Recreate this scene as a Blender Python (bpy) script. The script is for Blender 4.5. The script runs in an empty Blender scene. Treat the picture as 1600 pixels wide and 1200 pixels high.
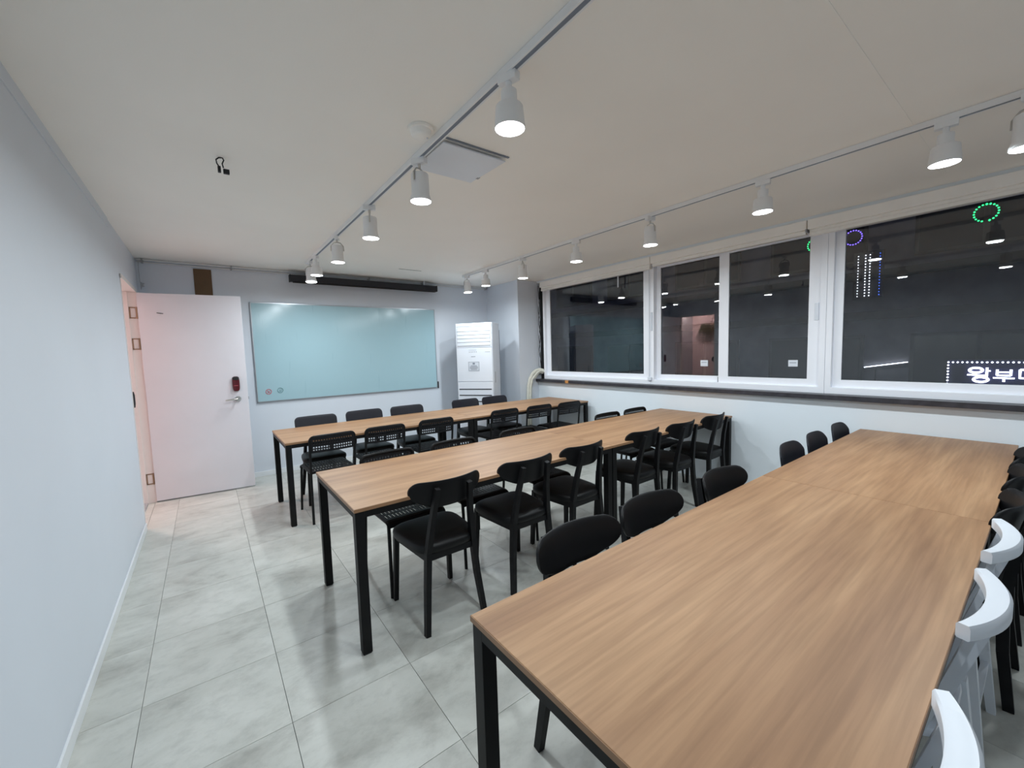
import bpy, bmesh, math, random
from mathutils import Vector, Matrix
PI = math.pi
random.seed(7)
SC = bpy.context.scene
COL = SC.collection

# ------------------------------------------------------------------ camera
H = 1.4458
YAW, PITCH, ROLL, FPX = 0.6431, 0.0799, -0.0300, 636.94
f_ = Vector((math.sin(YAW) * math.cos(PITCH), math.cos(YAW) * math.cos(PITCH), -math.sin(PITCH)))
r_ = Vector((math.cos(YAW), -math.sin(YAW), 0))
u_ = r_.cross(f_)
r2 = r_ * math.cos(ROLL) + u_ * math.sin(ROLL)
u2 = u_ * math.cos(ROLL) - r_ * math.sin(ROLL)
cam_d = bpy.data.cameras.new('camera')
cam_d.sensor_width = 36.0
cam_d.lens = FPX / 1600 * 36.0
cam_d.clip_start = 0.02
cam = bpy.data.objects.new('camera', cam_d)
M = Matrix((r2, u2, -f_)).transposed().to_4x4()
M.translation = Vector((0, 0, H))
cam.matrix_world = M
COL.objects.link(cam)
SC.camera = cam

# ------------------------------------------------------------------ world, exposure
w = bpy.data.worlds.new('night')
SC.world = w
w.use_nodes = True
w.node_tree.nodes['Background'].inputs['Color'].default_value = (0.27, 0.30, 0.50, 1)
w.node_tree.nodes['Background'].inputs['Strength'].default_value = 0.075
SC.view_settings.view_transform = 'Standard'
SC.view_settings.look = 'None'
SC.view_settings.gamma = 1.0
SC.view_settings.use_curve_mapping = False
SC.view_settings.exposure = 0.08
LAMP_W = 8.5
LAMP_COL = (0.85, 0.945, 1.0)
HALL_W = 20.0
HALL_COL = (1.0, 0.74, 0.66)
try:
    SC.cycles.use_denoising = True
    SC.cycles.max_bounces = 14
    SC.cycles.diffuse_bounces = 10
    SC.cycles.transmission_bounces = 8
    SC.cycles.sample_clamp_indirect = 12.0
    SC.cycles.caustics_reflective = False
    SC.cycles.caustics_refractive = False
except Exception:
    pass


# ------------------------------------------------------------------ materials
def new_mat(name):
    m = bpy.data.materials.new(name)
    m.use_nodes = True
    return m, m.node_tree.nodes, m.node_tree.links, m.node_tree.nodes['Principled BSDF']


def plain(name, col, rough=0.5, metal=0.0, var=0.04, scale=6.0, bump=0.0, bscale=60.0, spec=0.5, coat=0.0):
    m, N, L, b = new_mat(name)
    tc = N.new('ShaderNodeTexCoord')
    nz = N.new('ShaderNodeTexNoise')
    nz.inputs['Scale'].default_value = scale
    nz.inputs['Detail'].default_value = 4
    L.new(tc.outputs['Object'], nz.inputs['Vector'])
    rp = N.new('ShaderNodeValToRGB')
    rp.color_ramp.elements[0].position = 0.3
    rp.color_ramp.elements[1].position = 0.7
    rp.color_ramp.elements[0].color = tuple(c * (1 - var) for c in col) + (1,)
    rp.color_ramp.elements[1].color = tuple(min(1, c * (1 + var)) for c in col) + (1,)
    L.new(nz.outputs['Fac'], rp.inputs['Fac'])
    L.new(rp.outputs['Color'], b.inputs['Base Color'])
    b.inputs['Roughness'].default_value = rough
    b.inputs['Metallic'].default_value = metal
    b.inputs['Specular IOR Level'].default_value = spec
    b.inputs['Coat Weight'].default_value = coat
    if bump:
        n2 = N.new('ShaderNodeTexNoise')
        n2.inputs['Scale'].default_value = bscale
        n2.inputs['Detail'].default_value = 3
        L.new(tc.outputs['Object'], n2.inputs['Vector'])
        bp = N.new('ShaderNodeBump')
        bp.inputs['Strength'].default_value = bump
        bp.inputs['Distance'].default_value = 0.002
        L.new(n2.outputs['Fac'], bp.inputs['Height'])
        L.new(bp.outputs['Normal'], b.inputs['Normal'])
    return m


def emit(name, col, strength):
    m, N, L, b = new_mat(name)
    b.inputs['Base Color'].default_value = tuple(col) + (1,)
    b.inputs['Emission Color'].default_value = tuple(col) + (1,)
    b.inputs['Emission Strength'].default_value = strength
    return m


def glass_mat():
    m, N, L, b = new_mat('window glass')
    b.inputs['Base Color'].default_value = (0.93, 0.96, 0.97, 1)
    b.inputs['Transmission Weight'].default_value = 1.0
    b.inputs['Roughness'].default_value = 0.0
    b.inputs['IOR'].default_value = 1.65
    return m


def wood_mat():
    m, N, L, b = new_mat('oak laminate')
    tc = N.new('ShaderNodeTexCoord')
    oi = N.new('ShaderNodeObjectInfo')
    vm = N.new('ShaderNodeVectorMath')
    vm.operation = 'SCALE'
    vm.inputs[0].default_value = (13.0, 7.0, 3.0)
    L.new(oi.outputs['Random'], vm.inputs['Scale'])
    va = N.new('ShaderNodeVectorMath')
    L.new(tc.outputs['Object'], va.inputs[0])
    L.new(vm.outputs['Vector'], va.inputs[1])

    def noise(sc, mp, det, dist=0.0):
        mpn = N.new('ShaderNodeMapping')
        mpn.inputs['Scale'].default_value = mp
        L.new(va.outputs['Vector'], mpn.inputs['Vector'])
        nz = N.new('ShaderNodeTexNoise')
        nz.inputs['Scale'].default_value = sc
        nz.inputs['Detail'].default_value = det
        nz.inputs['Distortion'].default_value = dist
        L.new(mpn.outputs['Vector'], nz.inputs['Vector'])
        return nz
    a = noise(1.0, (0.9, 9.0, 1.0), 4, 0.6)
    c = noise(1.0, (3.0, 70.0, 1.0), 6, 0.2)
    rp = N.new('ShaderNodeValToRGB')
    e = rp.color_ramp.elements
    e[0].position = 0.28
    e[0].color = (0.275, 0.146, 0.076, 1)
    e[1].position = 0.72
    e[1].color = (0.44, 0.262, 0.142, 1)
    k = e.new(0.5)
    k.color = (0.36, 0.203, 0.106, 1)
    L.new(a.outputs['Fac'], rp.inputs['Fac'])
    r3 = N.new('ShaderNodeValToRGB')
    r3.color_ramp.elements[0].position = 0.35
    r3.color_ramp.elements[0].color = (0.80, 0.78, 0.76, 1)
    r3.color_ramp.elements[1].position = 0.62
    r3.color_ramp.elements[1].color = (1.05, 1.05, 1.05, 1)
    L.new(c.outputs['Fac'], r3.inputs['Fac'])
    mx = N.new('ShaderNodeMix')
    mx.data_type = 'RGBA'
    mx.blend_type = 'MULTIPLY'
    mx.inputs['Factor'].default_value = 0.75
    L.new(rp.outputs['Color'], mx.inputs[6])
    L.new(r3.outputs['Color'], mx.inputs[7])
    L.new(mx.outputs[2], b.inputs['Base Color'])
    b.inputs['Roughness'].default_value = 0.46
    b.inputs['Specular IOR Level'].default_value = 0.35
    bp = N.new('ShaderNodeBump')
    bp.inputs['Strength'].default_value = 0.12
    bp.inputs['Distance'].default_value = 0.001
    L.new(c.outputs['Fac'], bp.inputs['Height'])
    L.new(bp.outputs['Normal'], b.inputs['Normal'])
    return m


def tile_mat():
    m, N, L, b = new_mat('stone vinyl tile')
    tc = N.new('ShaderNodeTexCoord')
    oi = N.new('ShaderNodeObjectInfo')
    vm = N.new('ShaderNodeVectorMath')
    vm.operation = 'SCALE'
    vm.inputs[0].default_value = (17.0, 11.0, 5.0)
    L.new(oi.outputs['Random'], vm.inputs['Scale'])
    va = N.new('ShaderNodeVectorMath')
    L.new(tc.outputs['Object'], va.inputs[0])
    L.new(vm.outputs['Vector'], va.inputs[1])
    mp = N.new('ShaderNodeMapping')
    mp.inputs['Scale'].default_value = (1.5, 2.3, 1.0)
    L.new(va.outputs['Vector'], mp.inputs['Vector'])
    n1 = N.new('ShaderNodeTexNoise')
    n1.inputs['Scale'].default_value = 1.5
    n1.inputs['Detail'].default_value = 8
    n1.inputs['Roughness'].default_value = 0.62
    n1.inputs['Distortion'].default_value = 0.4
    L.new(mp.outputs['Vector'], n1.inputs['Vector'])
    rp = N.new('ShaderNodeValToRGB')
    e = rp.color_ramp.elements
    e[0].position = 0.30
    e[0].color = (0.36, 0.355, 0.325, 1)
    e[1].position = 0.68
    e[1].color = (0.60, 0.605, 0.565, 1)
    k = e.new(0.46)
    k.color = (0.505, 0.51, 0.47, 1)
    L.new(n1.outputs['Fac'], rp.inputs['Fac'])
    n2 = N.new('ShaderNodeTexNoise')
    n2.inputs['Scale'].default_value = 7.0
    n2.inputs['Detail'].default_value = 10
    n2.inputs['Roughness'].default_value = 0.72
    L.new(mp.outputs['Vector'], n2.inputs['Vector'])
    r2_ = N.new('ShaderNodeValToRGB')
    r2_.color_ramp.elements[0].position = 0.30
    r2_.color_ramp.elements[0].color = (0.74, 0.74, 0.74, 1)
    r2_.color_ramp.elements[1].position = 0.52
    r2_.color_ramp.elements[1].color = (1.03, 1.03, 1.03, 1)
    L.new(n2.outputs['Fac'], r2_.inputs['Fac'])
    mx = N.new('ShaderNodeMix')
    mx.data_type = 'RGBA'
    mx.blend_type = 'MULTIPLY'
    mx.inputs['Factor'].default_value = 0.6
    L.new(rp.outputs['Color'], mx.inputs[6])
    L.new(r2_.outputs['Color'], mx.inputs[7])
    L.new(mx.outputs[2], b.inputs['Base Color'])
    b.inputs['Roughness'].default_value = 0.34
    b.inputs['Specular IOR Level'].default_value = 0.45
    return m


def board_mat():
    m, N, L, b = new_mat('glass writing board')
    tc = N.new('ShaderNodeTexCoord')
    mp = N.new('ShaderNodeMapping')
    mp.inputs['Scale'].default_value = (9.0, 1.0, 0.7)
    L.new(tc.outputs['Object'], mp.inputs['Vector'])
    nz = N.new('ShaderNodeTexNoise')
    nz.inputs['Scale'].default_value = 2.2
    nz.inputs['Detail'].default_value = 2
    L.new(mp.outputs['Vector'], nz.inputs['Vector'])
    rp = N.new('ShaderNodeValToRGB')
    rp.color_ramp.elements[0].position = 0.24
    rp.color_ramp.elements[0].color = (0.30, 0.46, 0.52, 1)
    rp.color_ramp.elements[1].position = 0.34
    rp.color_ramp.elements[1].color = (0.36, 0.53, 0.585, 1)
    L.new(nz.outputs['Fac'], rp.inputs['Fac'])
    L.new(rp.outputs['Color'], b.inputs['Base Color'])
    b.inputs['Roughness'].default_value = 0.16
    b.inputs['Specular IOR Level'].default_value = 0.5
    return m


MAT = {}
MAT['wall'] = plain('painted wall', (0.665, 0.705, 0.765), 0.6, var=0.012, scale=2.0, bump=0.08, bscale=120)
MAT['litwall'] = plain('wall paint with light put in', (0.76, 0.82, 0.87), 0.6, var=0.012, scale=2.0, bump=0.08, bscale=120)  # same room paint, with this side's brighter light put into the colour
MAT['ceil'] = plain('papered ceiling', (0.925, 0.90, 0.85), 0.55, var=0.02, scale=1.4, bump=0.1, bscale=150)
MAT['trim'] = plain('white trim', (0.80, 0.82, 0.84), 0.4, var=0.01)
MAT['grout'] = plain('dark tile joint', (0.14, 0.145, 0.14), 0.8)
MAT['tile'] = tile_mat()
MAT['wood'] = wood_mat()
MAT['edge'] = plain('brown edge band', (0.30, 0.165, 0.085), 0.45, var=0.1, scale=14)
MAT['steel'] = plain('black powder coated steel', (0.006, 0.006, 0.0065), 0.5, var=0.1, spec=0.22)
MAT['blackwood'] = plain('black stained wood', (0.006, 0.006, 0.007), 0.48, var=0.15, spec=0.22)
MAT['leather'] = plain('black leatherette', (0.006, 0.006, 0.0065), 0.46, var=0.2, bump=0.15, bscale=300, spec=0.26)
MAT['blackplastic'] = plain('black moulded plastic', (0.007, 0.007, 0.009), 0.46, var=0.1, spec=0.28)
MAT['slate'] = plain('dark slate plastic', (0.013, 0.014, 0.021), 0.5, var=0.08, spec=0.3)
MAT['white'] = plain('white plastic', (0.70, 0.74, 0.80), 0.38, var=0.01)
MAT['whitelamp'] = plain('white lamp enamel', (0.82, 0.83, 0.84), 0.35, var=0.01)
MAT['upvc'] = plain('white window profile', (0.86, 0.88, 0.93), 0.35, var=0.01)
MAT['cream'] = plain('cream blind cassette', (0.92, 0.90, 0.86), 0.45, var=0.02)
MAT['sill'] = plain('dark stone sill', (0.035, 0.034, 0.042), 0.35, var=0.35, scale=18)
MAT['black'] = plain('matt black', (0.010, 0.010, 0.012), 0.6, var=0.1)
MAT['darkmetal'] = plain('black steel case', (0.010, 0.009, 0.014), 0.45)
MAT['chrome'] = plain('satin chrome', (0.62, 0.61, 0.58), 0.3, metal=1.0)
MAT['brown'] = plain('brown veneer plate', (0.115, 0.062, 0.024), 0.55, var=0.1)
MAT['door'] = plain('white door paint', (0.74, 0.745, 0.79), 0.42, var=0.012)
MAT['jamb'] = plain('door frame paint', (0.80, 0.755, 0.73), 0.45, var=0.012)
MAT['hinge'] = plain('aged brass hinge', (0.33, 0.22, 0.14), 0.45, metal=0.6)
MAT['lockred'] = plain('dark red glossy lock cover', (0.10, 0.006, 0.012), 0.15, var=0.2)
MAT['grey'] = plain('grey plastic', (0.33, 0.34, 0.36), 0.5)
MAT['lightgrey'] = plain('light grey plastic', (0.60, 0.64, 0.70), 0.45)
MAT['inkgrey'] = plain('grey print', (0.20, 0.23, 0.28), 0.6)
MAT['alu'] = plain('aluminium edge', (0.40, 0.42, 0.45), 0.35, metal=0.7)
MAT['board'] = board_mat()
MAT['glass'] = glass_mat()
MAT['pipe'] = plain('ivory pipe wrap', (0.74, 0.73, 0.64), 0.55, var=0.05, scale=20)
MAT['red'] = plain('red ink', (0.60, 0.09, 0.12), 0.5)
MAT['green'] = plain('grey green ink', (0.12, 0.26, 0.27), 0.5)
MAT['orange'] = plain('amber resin', (0.52, 0.24, 0.07), 0.4, var=0.25, scale=40)
MAT['leaf'] = plain('dull fern leaf', (0.13, 0.14, 0.075), 0.6, var=0.3, scale=30)
MAT['hallwall'] = plain('pinkish hall paint', (0.90, 0.74, 0.74), 0.6, var=0.01)
MAT['facade'] = plain('dim facade', (0.30, 0.30, 0.33), 0.8, var=0.25, scale=1.3)
MAT['facadedark'] = plain('dark facade band', (0.07, 0.07, 0.08), 0.7, var=0.2)
MAT['pane'] = plain('dark far pane', (0.03, 0.035, 0.05), 0.12)
MAT['signback'] = plain('navy sign panel', (0.020, 0.018, 0.075), 0.35)
MAT['lens'] = emit('lamp lens', (0.97, 0.99, 1.0), 14.0)
MAT['ledwhite'] = emit('white led', (0.86, 0.90, 1.0), 3.5)
MAT['ledgreen'] = emit('green led', (0.03, 1.0, 0.28), 2.2)
MAT['ledviolet'] = emit('violet led', (0.22, 0.13, 1.0), 2.2)
MAT['ledblue'] = emit('blue led', (0.05, 0.16, 1.0), 3.0)
MAT['ledamber'] = emit('amber led', (0.85, 0.9, 0.35), 1.6)
MAT['rail'] = plain('painted curtain rail', (0.66, 0.66, 0.66), 0.4)


# ------------------------------------------------------------------ mesh helpers
def box(bm, x0, y0, z0, x1, y1, z1, bev=0.0, seg=2):
    vs = [bm.verts.new(p) for p in ((x0, y0, z0), (x1, y0, z0), (x1, y1, z0), (x0, y1, z0),
                                    (x0, y0, z1), (x1, y0, z1), (x1, y1, z1), (x0, y1, z1))]
    fs = [bm.faces.new([vs[i] for i in q]) for q in ((3, 2, 1, 0), (4, 5, 6, 7), (0, 1, 5, 4), (1, 2, 6, 5), (2, 3, 7, 6), (3, 0, 4, 7))]
    if bev:
        es = list({e for f in fs for e in f.edges})
        bmesh.ops.bevel(bm, geom=es, offset=bev, segments=seg, affect='EDGES', profile=0.7)
    return bm


def bar(bm, p, q, wx, wy, wx2=None, wy2=None, up=(0, 1, 0)):
    """rectangular bar from p to q; wy is measured along 'up', wx across it"""
    p, q = Vector(p), Vector(q)
    t = (q - p).normalized()
    a = t.cross(Vector(up)).normalized()
    c = a.cross(t).normalized()
    wx2 = wx if wx2 is None else wx2
    wy2 = wy if wy2 is None else wy2
    ring = []
    for o, sx, sy in ((p, wx, wy), (q, wx2, wy2)):
        ring.append([bm.verts.new(o + a * (i * sx / 2) + c * (j * sy / 2)) for i, j in ((-1, -1), (1, -1), (1, 1), (-1, 1))])
    for i in range(4):
        bm.faces.new((ring[0][i], ring[0][(i + 1) % 4], ring[1][(i + 1) % 4], ring[1][i]))
    bm.faces.new(ring[0][::-1])
    bm.faces.new(ring[1])
    return bm


def tube(bm, pts, r, n=8, cap=True, closed=False, sx=1.0):
    pts = [Vector(p) for p in pts]
    rings = []
    a = None
    m = len(pts)
    for i, p in enumerate(pts):
        if closed:
            t = pts[(i + 1) % m] - pts[i - 1]
        else:
            t = pts[min(i + 1, m - 1)] - pts[max(i - 1, 0)]
        t.normalize()
        if a is None:
            a = Vector((0, 0, 1)).cross(t)
            if a.length < 1e-3:
                a = Vector((1, 0, 0))
        a = (a - t * a.dot(t)).normalized()
        c = t.cross(a)
        rr = r[i] if isinstance(r, (list, tuple)) else r
        rings.append([bm.verts.new(p + a * (rr * sx * math.cos(2 * PI * k / n)) + c * (rr * math.sin(2 * PI * k / n))) for k in range(n)])
    for i in range(m if closed else m - 1):
        A, B = rings[i], rings[(i + 1) % m]
        for k in range(n):
            bm.faces.new((A[k], A[(k + 1) % n], B[(k + 1) % n], B[k]))
    if cap and not closed:
        bm.faces.new(rings[0][::-1])
        bm.faces.new(rings[-1])
    return bm


def lathe(bm, prof, n=28, c=(0, 0, 0), axis='Z'):
    rings = []
    for r, z in prof:
        if r < 1e-6:
            rings.append([bm.verts.new((0, 0, z))])
        else:
            rings.append([bm.verts.new((r * math.cos(2 * PI * k / n), r * math.sin(2 * PI * k / n), z)) for k in range(n)])
    new = [v for R in rings for v in R]
    for A, B in zip(rings, rings[1:]):
        if len(A) == 1 and len(B) == 1:
            continue
        for k in range(n):
            if len(A) == 1:
                bm.faces.new((A[0], B[k], B[(k + 1) % n]))
            elif len(B) == 1:
                bm.faces.new((A[k], A[(k + 1) % n], B[0]))
            else:
                bm.faces.new((A[k], A[(k + 1) % n], B[(k + 1) % n], B[k]))
    for v in new:
        x, y, z = v.co
        if axis == 'Y':
            v.co = (x, z, y)
        elif axis == 'X':
            v.co = (z, x, y)
        v.co += Vector(c)
    return bm


def plate(bm, hw, ztop, zbot, yfun, th, nu=24, nv=6):
    """curved back plate: columns x in [-hw, hw], z between zbot(x) and ztop(x), y = yfun(x, z)"""
    F, B = [], []
    for i in range(nu + 1):
        x = -hw * math.cos(PI * i / nu)
        zt, zb = ztop(x), zbot(x)
        f, k = [], []
        for j in range(nv + 1):
            s = 0.5 - 0.5 * math.cos(PI * j / nv)
            z = zb + (zt - zb) * s
            y = yfun(x, z)
            e = min(1.0, 0.35 + 4 * min(j, nv - j) / nv)
            f.append(bm.verts.new((x, y + th / 2 * e, z)))
            k.append(bm.verts.new((x, y - th / 2 * e, z)))
        F.append(f)
        B.append(k)
    for i in range(nu):
        for j in range(nv):
            bm.faces.new((F[i][j], F[i][j + 1], F[i + 1][j + 1], F[i + 1][j]))
            bm.faces.new((B[i][j], B[i + 1][j], B[i + 1][j + 1], B[i][j + 1]))
        bm.faces.new((F[i][0], F[i + 1][0], B[i + 1][0], B[i][0]))
        bm.faces.new((F[i][nv], B[i][nv], B[i + 1][nv], F[i + 1][nv]))
    for j in range(nv):
        bm.faces.new((F[0][j], B[0][j], B[0][j + 1], F[0][j + 1]))
        bm.faces.new((F[nu][j], F[nu][j + 1], B[nu][j + 1], B[nu][j]))
    return bm


def cushion(bm, outline, layers):
    """outline(t)->(x,y) unit shape; layers of (scale, z)"""
    n = 32
    rings = []
    for s, z in layers:
        rings.append([bm.verts.new((outline(2 * PI * k / n)[0] * s, outline(2 * PI * k / n)[1] * s, z)) for k in range(n)])
    for A, B in zip(rings, rings[1:]):
        for k in range(n):
            bm.faces.new((A[k], A[(k + 1) % n], B[(k + 1) % n], B[k]))
    bm.faces.new(rings[0][::-1])
    bm.faces.new(rings[-1])
    return bm


def holed(bm, us, vs, hole, th, deform=None):
    """flat sheet in (u, v) with square holes, thickened downwards, then bent by deform(u, v, w)"""
    V = {}
    for i in range(len(us) - 1):
        for j in range(len(vs) - 1):
            if hole(i, j):
                continue
            q = []
            for a, c in ((i, j), (i + 1, j), (i + 1, j + 1), (i, j + 1)):
                if (a, c) not in V:
                    V[(a, c)] = (bm.verts.new((us[a], vs[c], 0)), bm.verts.new((us[a], vs[c], -th)))
                q.append(V[(a, c)])
            bm.faces.new([p[0] for p in q])
            bm.faces.new([p[1] for p in q][::-1])
            for k, (di, dj) in enumerate(((0, -1), (1, 0), (0, 1), (-1, 0))):
                ii, jj = i + di, j + dj
                if ii < 0 or jj < 0 or ii >= len(us) - 1 or jj >= len(vs) - 1 or hole(ii, jj):
                    p0, p1 = q[k], q[(k + 1) % 4]
                    bm.faces.new((p0[0], p0[1], p1[1], p1[0]))
    if deform:
        for v in bm.verts:
            v.co = Vector(deform(*v.co))
    return bm


def sheet(fn, *a):
    bm = bmesh.new()
    fn(bm, *a)
    return bm


def obj(name, bm, mat, parent=None, smooth=False, loc=None, rot=None):
    me = bpy.data.meshes.new(name)
    bmesh.ops.recalc_face_normals(bm, faces=bm.faces[:])
    bm.to_mesh(me)
    bm.free()
    if smooth:
        for p in me.polygons:
            p.use_smooth = True
        try:
            me.set_sharp_from_angle(angle=math.radians(40))
        except Exception:
            pass
    me.materials.append(MAT[mat] if isinstance(mat, str) else mat)
    o = bpy.data.objects.new(name, me)
    COL.objects.link(o)
    if parent:
        o.parent = parent
    if loc:
        o.location = loc
    if rot:
        o.rotation_euler = rot
    return o


def B(*a, **k):
    return box(bmesh.new(), *a, **k)


def T(*a, **k):
    return tube(bmesh.new(), *a, **k)


def LT(*a, **k):
    return lathe(bmesh.new(), *a, **k)


def thing(name, label, cat, loc=(0, 0, 0), rotz=0.0, group=None):
    o = bpy.data.objects.new(name, None)
    o.empty_display_size = 0.1
    COL.objects.link(o)
    o.location = loc
    o.rotation_euler = (0, 0, rotz)
    o['label'] = label
    o['category'] = cat
    if group:
        o['group'] = group
    return o


def tag(o, label, cat, group=None):
    o['label'] = label
    o['category'] = cat
    if group:
        o['group'] = group
    return o


def struct(name, bm, mat, parent=None, smooth=False):
    o = obj(name, bm, mat, parent, smooth)
    o['kind'] = 'structure'
    return o


def struct_empty(name, loc=(0, 0, 0), rotz=0.0):
    o = bpy.data.objects.new(name, None)
    COL.objects.link(o)
    o.location = loc
    o.rotation_euler = (0, 0, rotz)
    o['kind'] = 'structure'
    return o


def dup(root, loc, rotz, label, group=None):
    r = root.copy()
    COL.objects.link(r)
    r.location = loc
    r.rotation_euler = (0, 0, rotz)
    r['label'] = label
    if group:
        r['group'] = group
    for ch in list(root.children):
        c = ch.copy()
        COL.objects.link(c)
        c.parent = r
        for g in ch.children:
            d = g.copy()
            COL.objects.link(d)
            d.parent = c
    return r


# ------------------------------------------------------------------ room numbers
XL, XW, YB, YN, ZC = -0.51, 4.26, 5.82, -1.70, 2.5285
DY0, DY1, DZ = 4.655, 5.56, 2.15            # doorway in the left wall

# ------------------------------------------------------------------ floor with its tiles
floor = struct('floor', B(XL - 1.75, YN, -0.06, XW + 0.15, YB, -0.0035), 'grout')
tile_cache = {}
tx0, ty0, ts, tsy = -0.315, 1.757, 0.4915, 0.482
nx0 = math.floor((XL - tx0) / ts)
for i in range(nx0, 12):
    for j in range(-8, 12):
        a0, a1 = tx0 + i * ts, tx0 + (i + 1) * ts
        b0, b1 = ty0 + j * tsy, ty0 + (j + 1) * tsy
        a0, a1 = max(a0, XL), min(a1, XW)
        b0, b1 = max(b0, YN), min(b1, YB)
        if a1 - a0 < 0.02 or b1 - b0 < 0.02:
            continue
        key = (round(a1 - a0, 3), round(b1 - b0, 3))
        if key not in tile_cache:
            g = 0.0009
            o = obj('tile', B(g, g, -0.0035, key[0] - g, key[1] - g, 0.0), 'tile', floor)
            tile_cache[key] = o
        else:
            o = tile_cache[key].copy()
            COL.objects.link(o)
            o.parent = floor
        o.location = (a0, b0, 0)
obj('hall_floor', B(XL - 1.138, DY0 - 0.898, -0.0034, XL - 0.002, YB - 0.002, 0.0), 'tile', floor)

# ------------------------------------------------------------------ walls, ceiling
struct('ceiling', B(XL - 1.75, YN - 0.1, ZC, XW + 0.6, YB + 0.1, ZC + 0.1), 'ceil')
bm = B(XL - 0.12, YN, 0, XL, DY0, ZC)
box(bm, XL - 0.12, DY0, DZ, XL, DY1, ZC)
box(bm, XL - 0.12, DY1, 0, XL, YB, ZC)
struct('wall_left', bm, 'wall')
struct('wall_back', B(XL - 1.75, YB, 0, XW + 0.3, YB + 0.1, ZC), 'wall')
struct('wall_near', B(XL - 0.12, YN - 0.1, 0, XW + 0.3, YN, ZC), 'wall')
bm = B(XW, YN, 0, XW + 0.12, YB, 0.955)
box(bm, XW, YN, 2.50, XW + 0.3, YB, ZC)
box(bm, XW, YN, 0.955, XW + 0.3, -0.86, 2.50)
struct('wall_right', bm, 'litwall')
struct('wall_column', B(3.88, 4.968, 0, XW + 0.3, YB, ZC), 'wall')
struct('baseboard_left', B(XL, YN, 0, XL + 0.010, DY0, 0.062, bev=0.003), 'trim')
struct('baseboard_back', B(XL, YB - 0.010, 0, 3.88, YB, 0.062, bev=0.003), 'trim')
struct('trim_1', B(XL, YN, 2.462, XL + 0.006, DY0 - 0.35, ZC), 'wall')
bm = B(1.45, 0.484, ZC - 0.0025, 3.95, 0.496, ZC)
struct('trim_2', bm, 'ceil')

# hallway beyond the door
struct('wall_hall', B(XL - 1.26, DY0 - 0.95, 0, XL - 1.14, YB, ZC), 'hallwall')
struct('wall_hall_end', B(XL - 1.14, DY0 - 1.0, 0, XL - 0.12, DY0 - 0.9, ZC), 'hallwall')

# ------------------------------------------------------------------ door 1
door = struct_empty('door_1', (XL, DY1, 0))
fr = bmesh.new()
box(fr, -0.13, -0.035, 0, 0.012, 0.03, DZ + 0.03)                               # hinge jamb
box(fr, -0.135, DY0 - DY1 - 0.004, DZ - 0.005, 0.012, -0.036, DZ + 0.03)                     # head
box(fr, -0.13, DY0 - DY1 - 0.004, 0, 0.004, DY0 - DY1 + 0.018, DZ + 0.03)        # lock jamb
box(fr, -0.10, -0.052, 0, -0.055, -0.035, DZ)                                    # door stop
obj('door_frame', fr, 'jamb', door)
obj('threshold', B(-0.13, DY0 - DY1 + 0.018, 0, -0.055, -0.04, 0.012, bev=0.003), 'grey', door)
for z in (1.94, 1.63, 0.25):
    hb = bmesh.new()
    for q in ((-0.052, -0.040, z + 0.046, -0.004, -0.0355, z + 0.056), (-0.052, -0.040, z - 0.056, -0.004, -0.0355, z - 0.046),
              (-0.052, -0.040, z - 0.056, -0.042, -0.0355, z + 0.056)):
        box(hb, *q)
    tube(hb, [(0.004, -0.042, z - 0.058), (0.004, -0.042, z + 0.058)], 0.007, 8)
    obj('hinge', hb, 'hinge', door)
leaf_rot = math.atan2(-0.088, 0.862)
leaf = obj('door_leaf', B(0.008, -0.040, 0.012, 0.872, 0.0, DZ - 0.012, bev=0.002), 'door', door, loc=(0.008, -0.012, 0), rot=(0, 0, leaf_rot))
hd = LT([(0, -0.012), (0.028, -0.012), (0.030, -0.006), (0.030, 0.0), (0, 0)], 20, (0.775, -0.040, 1.012), 'Y')
tube(hd, [(0.775, -0.050, 1.012), (0.775, -0.082, 1.012), (0.765, -0.090, 1.012), (0.735, -0.091, 1.012), (0.665, -0.088, 1.005)], [0.011, 0.011, 0.011, 0.010, 0.008], 10)
obj('door_handle', hd, 'chrome', leaf, True)
def pad(bm, cx, cz, hx, hz, y0, y1, e):
    n = 28
    rings = []
    for sc, y in ((1.0, y0), (1.0, y1 + 0.006), (0.93, y1 + 0.001), (0.80, y1)):
        ring = []
        for k in range(n):
            c, sn = math.cos(2 * PI * k / n), math.sin(2 * PI * k / n)
            ring.append(bm.verts.new((cx + (hx - (1 - sc) * hx) * math.copysign(abs(c) ** (2 / e), c), y, cz + (hz - (1 - sc) * hx) * math.copysign(abs(sn) ** (2 / e), sn))))
        rings.append(ring)
    for A, C in zip(rings, rings[1:]):
        for k in range(n):
            bm.faces.new((A[k], A[(k + 1) % n], C[(k + 1) % n], C[k]))
    bm.faces.new(rings[0][::-1])
    bm.faces.new(rings[-1])
    return bm


obj('door_lock', pad(bmesh.new(), 0.769, 1.180, 0.034, 0.082, -0.040, -0.064, 3.6), 'lockred', leaf, True)
obj('lock_cap', pad(bmesh.new(), 0.769, 1.239, 0.0305, 0.021, -0.050, -0.0665, 3.0), 'black', leaf, True)
obj('lock_button', B(0.750, -0.068, 1.158, 0.788, -0.060, 1.163), 'red', leaf)
obj('latch_bolt', B(0.870, -0.030, 1.0, 0.878, -0.012, 1.03), 'grey', leaf)
obj('peg', T([(0.155, -0.040, 1.942), (0.155, -0.052, 1.941), (0.205, -0.054, 1.934)], 0.0035, 6), 'black', leaf)
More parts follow.
